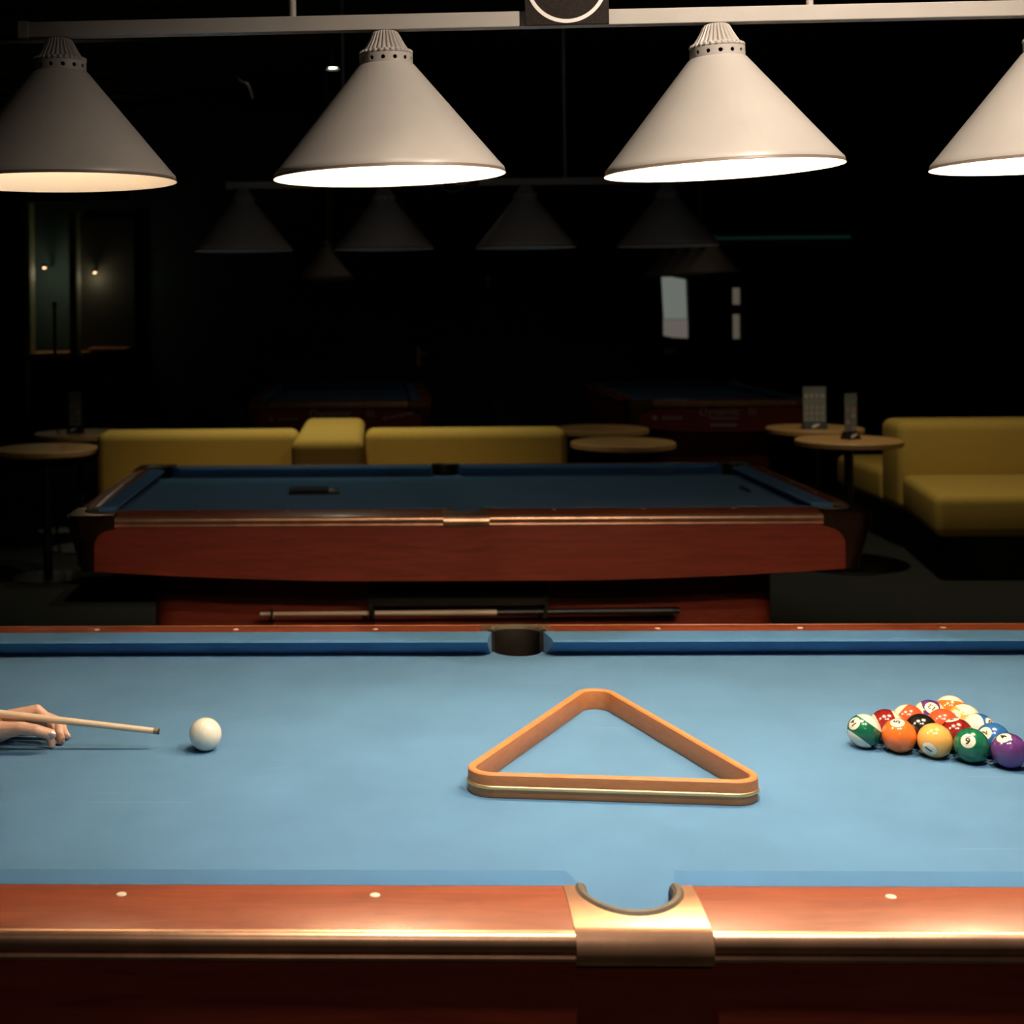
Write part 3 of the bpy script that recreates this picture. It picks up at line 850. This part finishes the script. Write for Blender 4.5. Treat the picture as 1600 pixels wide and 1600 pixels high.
def nail(c, d_out, d_long, wdt, ln):
    d_out = Vector(d_out).normalized(); d_long = Vector(d_long); d_long = (d_long - d_out*d_long.dot(d_out)).normalized(); s = d_out.cross(d_long)
    V, F = [], []
    nu, nv = 8, 8
    for i in range(nu+1):
        for j in range(nv+1):
            u = -1+2*i/nu; v = -1+2*j/nv
            k = math.sqrt(max(0, 1-.45*v*v)); kk = 1-.12*max(0, u)
            p = Vector(c) + s*(v*wdt/2*(1-.25*u*u)) + d_long*(u*ln/2*k) + d_out*(-.5*wdt*.42*v*v - ln*.10*max(0, u)**2)
            V.append(p)
    for i in range(nu):
        for j in range(nv):
            a = i*(nv+1)+j; F.append((a, a+1, a+nv+2, a+nv+1))
    me = mesh_from(V, F)
    def sol(o):
        s_ = o.modifiers.new('s', 'SOLIDIFY'); s_.thickness = .0012; s_.offset = 0
    me = evaluated(me, [sol])
    return link('fingernail', xf(me, W2), NAIL, PE, smooth=60)
nail((-.8815, -.0322, .7912), (.30, -.90, .30), (.9, .25, -.35), .0095, .0125)     # thumb
nail((-.8728, .0205, .7640), (.9, -.35, .12), (.1, 0, -1), .0085, .0105)
nail((-.8690, .0480, .7660), (.75, -.35, .55), (.5, 0, -.9), .0075, .009)

# ------------------------------------------------------------------ things on the second table
BK = empty('leather_folder', 'flat black folder lying on the dim blue cloth', 'folder', (-.575, 3.435, BED), .05)
link('cover', box(-.105, .105, -.065, .065, 0, .010, .003), LEATHER, BK)
link('flap', box(-.100, .060, -.060, .060, .010, .018, .003), mat('black_leather', (.010, .009, .008), spec=.2, rough=.7, bump=(90, .3)), BK)
link('clasp', box(.060, .085, -.01, .01, .010, .014, .001), CHROME, BK)
PN = empty('chalk_holder', 'slim silver tipped chalk holder against the right end cushion', 'holder', (1.2, 3.40, BED))
link('stem', tube([(0, .085, .008), (.0, -.06, .008)], [.006, .006], 10), IRON, PN, smooth=50)
link('tip', tube([(0, .10, .008), (0, .085, .008)], [.008, .008], 10), CHROME, PN, smooth=50)

# ------------------------------------------------------------------ sofas
def cushion(name, x0, x1, y0, y1, z0, z1, par, bev=.05):
    me = box(x0, x1, y0, y1, z0, z1, bev, 5); shade(me, 60)
    return link(name, me, MUSTARD, par)
SL = empty('sofa', 'long mustard sofa with a raised middle block behind the dim table', 'sofa', (-.56, 5.2, 0))
cushion('backrest', -1.30, -.185, .10, .36, .10, .845, SL)
cushion('backrest', .185, 1.29, .10, .36, .10, .845, SL)
cushion('divider', -.18, .18, -.62, .80, .10, .865, SL)
cushion('seat', -1.22, -.185, -.32, .10, .18, .50, SL)
cushion('seat', .185, 1.22, -.32, .10, .18, .50, SL)
link('plinth', box(-1.15, 1.15, -.25, .30, 0, .18), DARKGAP, SL)
SR = empty('sofa', 'mustard sofa with seat and backrest at the right edge', 'sofa', (2.9, 5.8, 0))
cushion('backrest', -.03, 3.2, .50, .84, .24, .79, SR, .06)
me = box(-.19, 3.2, -.47, .50, .24, .47, .05, 5)
for v in me.vertices:
    if v.co.x < 0: v.co.x += .17*(v.co.y+.47)/.97
shade(me, 60); link('seat', me, MUSTARD, SR)
cushion('rear_seat', -.02, 3.2, .85, 1.75, .24, .46, SR)
link('plinth', box(.05, 3.15, -.35, 1.65, 0, .24), DARKGAP, SR)

# ------------------------------------------------------------------ round tables
TOPM = lathe([(.0001, .705), (.288, .705), (.295, .711), (.295, .734), (.288, .740), (.0001, .740)], 48); shade(TOPM, 40)
POLE = tube([(0, 0, .02), (0, 0, .706)], .026, 16); shade(POLE, 50)
FOOT = lathe([(.0001, 0), (.20, 0), (.20, .008), (.05, .022), (.0001, .022)], 32); shade(FOOT, 40)
SPID = join([box(-.16, .16, -.02, .02, .690, .706), box(-.02, .02, -.16, .16, .690, .706)])
def round_table(x, y, label, rot=0):
    t = empty('round_table', label, 'table', (x, y, 0), rot, 'round side tables')
    link('table_top', TOPM, OAK, t); link('pole', POLE, IRON, t); link('foot', FOOT, IRON, t); link('bracket', SPID, IRON, t)
round_table(-2.19, 5.56, 'round oak table at the left edge, nearer of the left two', .3)
round_table(-2.20, 6.53, 'round oak table carrying a menu card, behind the leftmost round table', .8)
round_table(1.09, 5.68, 'empty round oak table right of the long sofa, nearer of the middle two', .1)
round_table(1.11, 6.58, 'empty round oak table right of the long sofa, farther of the middle two', 1.1)
round_table(2.375, 5.72, 'round oak table with a narrow menu card beside the right sofa', .5)
round_table(2.42, 6.50, 'round oak table with a wide menu card, behind the nearer right table', 1.3)

# menu cards in stands
def menu(x, y, rz, wd, label, cols):
    M_ = empty('menu_stand', label, 'menu stand', (x, y, .7402), rz, 'menu stands')
    base = prism([(-.035, 0), (.035, 0), (.012, .045), (-.012, .045)], -wd/2-.004, wd/2+.004)
    xf(base, Matrix(((0, 0, 1, 0), (1, 0, 0, 0), (0, 1, 0, 0), (0, 0, 0, 1))))
    b_ = link('base', base, BLACK, M_)
    lg = prism([(-.028, .012), (-.010, .010), (.018, .024), (.026, .034), (.008, .033), (-.018, .026)], -.0006, .0006)
    xf(lg, Matrix(((1, 0, 0, 0), (0, 0, -1, -.0295), (0, 1, .46, 0), (0, 0, 0, 1))))
    link('logo', lg, SIGN_WHT, b_)
    card = link('card', box(-wd/2, wd/2, -.002, .002, .045, .235), mat('menu_card', (.045, .043, .042), rough=.35), M_)
    link('sleeve', box(-wd/2-.003, wd/2+.003, -.004, -.0032, .045, .262), mat('clear_acrylic', (.9, .95, .93), rough=.06, alpha=.10, spec=.4), M_)
    n = len(cols[0])
    for r_, rowc in enumerate(cols):
        for k, c in enumerate(rowc):
            cx_ = -wd/2 + wd*(k+.5)/len(rowc); z_ = .205-r_*.036
            mm = mat('menu_print', tuple(v*.6 for v in c), rough=.5)
            if r_ == 0:
                me = xf(cyl(0, 0, .011, 0, .0006, 14), Matrix.Translation((cx_, -.0022, z_)) @ Matrix.Rotation(PI/2, 4, 'X'))
            else:
                me = box(cx_-wd*.36/len(rowc), cx_+wd*.36/len(rowc), -.0028, -.0021, z_-.014, z_+.014)
            link('printed_picture', me, mm, card)
g = (.34, .32, .30)
menu(2.39, 6.40, .02, .135, 'wide menu card with four round pictures on the rear right table',
     [[(.62, .6, .52), (.7, .5, .28), (.5, .48, .56), (.72, .62, .3)], [(.13, .17, .16)]*4, [g]*4, [(.38, .32, .3)]*4, [(.33, .31, .3)]*4])
menu(2.39, 5.73, .45, .085, 'narrow dark menu card turned sideways on the nearer right table',
     [[(.10, .10, .10)], [(.30, .16, .07), (.5, .12, .09)], [(.12, .12, .12), (.45, .36, .28)], [(.42, .36, .3), (.16, .13, .12)], [(.2, .12, .1), (.4, .34, .22)]])
menu(-2.225, 6.50, -.3, .085, 'narrow dark menu card on the rear left table',
     [[(.10, .10, .10)], [(.35, .2, .1), (.3, .15, .08)], [(.12, .12, .12), (.45, .36, .28)], [(.3, .26, .22), (.3, .24, .22)], [(.25, .22, .2), (.25, .22, .2)]])

# thin dark stand behind the left tables
st = empty('floor_stand', 'thin dark upright stand pole behind the left round tables', 'stand', (-2.51, 7.2, 0))
link('pole', tube([(0, 0, .02), (0, 0, 1.545)], .011, 12), IRON, st, smooth=50)
link('base', lathe([(.0001, 0), (.13, 0), (.13, .012), (.02, .02), (.0001, .02)], 28), IRON, st, smooth=40)
link('knob', lathe([(.0001, 1.54), (.014, 1.545), (.018, 1.56), (.012, 1.575), (.0001, 1.578)], 14), IRON, st, smooth=60)

# ------------------------------------------------------------------ far wall: door, left niches, glowing mirror and notices, handles
YB = Y1
d1 = struct('door_1', box(.03, .86, YB-.05, YB, 0, 2.03, .004), DOORWOOD, 'dark brown door in the far wall', 'door')
link('door_frame', join([box(-.05, .03, YB-.07, YB, 0, 2.10), box(.86, .94, YB-.07, YB, 0, 2.10), box(-.05, .94, YB-.07, YB, 2.03, 2.10)]), WALL, d1)
h = link('door_handle', join([box(.10, .14, YB-.058, YB-.05, .90, 1.10, .002), box(.11, .23, YB-.10, YB-.085, 1.02, 1.04, .004), box(.112, .13, YB-.10, YB-.05, 1.02, 1.04)]), COPPER, d1)
link('hinge', box(.825, .850, YB-.065, YB-.05, 1.69, 1.83, .002), CHROME, d1)
d2 = struct('door_2', box(4.60, 5.40, YB-.05, YB, 0, 2.05, .004), WALL, 'dark green door at the right end of the far wall', 'door')
link('door_edge_strip', box(4.535, 4.565, YB-.07, YB, .62, 1.70, .002), mat('dull_steel', (.35, .34, .33), rough=.35, metal=1.), d2)
link('door_handle', join([box(5.235, 5.275, YB-.06, YB-.05, 1.05, 1.29, .002), box(5.14, 5.27, YB-.10, YB-.085, 1.165, 1.185, .004), box(5.245, 5.262, YB-.10, YB-.05, 1.165, 1.185)]), CHROME, d2)

GLOW = mat('mirror_reflection_upper', (.6, .65, .6), rough=.6, emit=(.80, .90, .78), estr=.17)  # a mirror's reflection, drawn as emission in two panes
GLOW2 = mat('mirror_reflection_lower', (.6, .55, .5), rough=.6, emit=(.92, .80, .70), estr=.13)
w1 = struct('mirror_glow', join([box(2.52, 2.60, YB-.06, YB, 1.10, 1.88), box(2.87, 2.95, YB-.06, YB, 1.10, 1.88), box(2.52, 2.95, YB-.06, YB, 1.83, 1.90), box(2.52, 2.95, YB-.06, YB, 1.08, 1.16)]), IRON, 'pale mirror reflection drawn as glowing panes in the far wall', 'mirror')
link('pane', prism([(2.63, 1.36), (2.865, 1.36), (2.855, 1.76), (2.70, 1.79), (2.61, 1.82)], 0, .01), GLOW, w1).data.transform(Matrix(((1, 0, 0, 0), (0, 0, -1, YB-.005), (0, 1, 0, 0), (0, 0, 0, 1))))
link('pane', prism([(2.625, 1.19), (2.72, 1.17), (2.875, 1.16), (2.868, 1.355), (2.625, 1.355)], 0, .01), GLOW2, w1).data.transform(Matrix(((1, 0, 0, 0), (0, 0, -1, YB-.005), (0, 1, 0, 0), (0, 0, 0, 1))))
w2 = struct('notice_pair', join([box(3.29, 3.32, YB-.05, YB, 1.13, 1.69), box(3.40, 3.43, YB-.05, YB, 1.13, 1.69), box(3.29, 3.43, YB-.05, YB, 1.40, 1.50), box(3.29, 3.43, YB-.05, YB, 1.67, 1.70), box(3.29, 3.43, YB-.05, YB, 1.12, 1.15)]), IRON, 'two small notices drawn as glowing panes in the far wall', 'mirror')
GLOW3 = mat('notice_glow', (.5, .45, .38), rough=.6, emit=(.92, .78, .58), estr=.09)  # brightness of the small notices put in as emission
link('pane', box(3.32, 3.40, YB-.012, YB-.002, 1.50, 1.67), GLOW3, w2); link('pane', box(3.33, 3.395, YB-.012, YB-.002, 1.15, 1.40), GLOW3, w2)
TEAL = mat('teal_led', (.1, .3, .28), rough=.5, emit=(.12, .62, .52), estr=.018)
tag(link('led_strip', join([box(3.05, 4.52, YB-.045, YB-.002, 2.165, 2.190, .003)]), TEAL), 'dim teal light strip on the right of the far wall', 'light strip')
tag(link('wall_shelf', join([box(2.35, 2.90, YB-.18, YB, .985, 1.01, .002), box(2.4, 2.42, YB-.15, YB, .86, .985), box(2.83, 2.85, YB-.15, YB, .86, .985)]), IRON), 'dark narrow shelf under the pale mirror', 'shelf')
tag(link('white_box', box(2.62, 2.74, YB-.14, YB-.06, 1.0102, 1.05, .004), mat('white_card', (.6, .58, .55), rough=.6)), 'small white box on the shelf under the pale mirror', 'box')

# left niches with wooden ledges, lit by two small wall lamps
NP = mat('niche_green', (.24, .28, .14), rough=.8, var=(4, .15))
PT = struct('wall_partition', join([box(X0, -3.80, YB-.75, YB-.60, 0, ZC), box(X0, -2.75, YB-.70, YB-.62, 2.58, ZC)]), WALL, 'dark partition at the far left', 'wall')
PT.name = 'wall_left_partition'
t1 = struct('trim_1', box(-3.80, -3.715, YB-.75, YB-.55, 1.02, 2.58, .003), NP, 'green lit jamb post of the left niche', 'trim')
t2 = struct('trim_2', box(-3.36, -3.285, YB-.60, YB-.40, 1.05, 2.50, .003), NP, 'green lit jamb post of the second niche', 'trim')
struct('wall_niche_panel', box(-3.36, -2.80, YB-.06, YB-.02, .9, 2.45), mat('niche_panel', (.014, .014, .008), rough=.8), 'dull olive back panel of the left niche', 'wall')
ol = wood('orange_ledge', (.70, .33, .15), (.85, .45, .22), rough=.6, coat=0)
tag(link('wooden_ledge', mesh_from([(-3.80, YB-.90, 1.055), (-3.24, YB-.32, 1.055), (-3.24, YB-.05, 1.055), (-3.80, YB-.05, 1.055), (-3.80, YB-.90, 1.09), (-3.24, YB-.32, 1.09), (-3.24, YB-.05, 1.09), (-3.80, YB-.05, 1.09)],
    [(0, 1, 2, 3), (4, 5, 6, 7), (0, 1, 5, 4), (1, 2, 6, 5), (2, 3, 7, 6), (3, 0, 4, 7)]), ol), 'orange wooden ledge in the first left niche', 'ledge', 'niche ledges')
tag(link('wooden_ledge', box(-3.235, -2.84, YB-.28, YB-.06, 1.09, 1.125, .003), ol), 'orange wooden ledge in the second left niche', 'ledge', 'niche ledges')
tag(link('ledge_cabinet', box(-3.78, -3.26, YB-.5, YB-.08, 0, 1.054), WALL), 'black cabinet under the first niche ledge', 'cabinet', 'niche cabinets')
tag(link('ledge_cabinet', box(-3.22, -2.86, YB-.25, YB-.07, 0, 1.089), WALL), 'black cabinet under the second niche ledge', 'cabinet', 'niche cabinets')
for (x, y, z, lb) in ((-3.66, YB-.36, 1.95, 'small pinkish wall lamp in the first left niche'), (-3.19, YB-.16, 1.90, 'small pinkish wall lamp in the second left niche')):
    wl = empty('wall_lamp', lb, 'lamp', (x, y, z), 0, 'niche lamps')
    link('bracket', box(-.012, .012, 0, .12 if y > YB-.3 else .33, .012, .024), IRON, wl)
    link('lamp_cup', lathe([(.0001, .03), (.02, .03), (.035, .0), (.031, .0), (.018, .024), (.0001, .024)], 18), IRON, wl)
    link('bulb', lathe([(.0001, -.014), (.016, -.010), (.020, .0), (.014, .016), (.0001, .02)], 14), mat('pink_bulb', (1, .7, .5), emit=(1., .50, .38), estr=.9), wl, smooth=60)
    pl_ = bpy.data.lights.new('niche_light', 'POINT'); pl_.energy = 1.3; pl_.color = (1., .84, .55); pl_.shadow_soft_size = .03
    po_ = bpy.data.objects.new('niche_light', pl_); COL.objects.link(po_); po_.parent = wl; po_.location = (0, -.02, -.06)
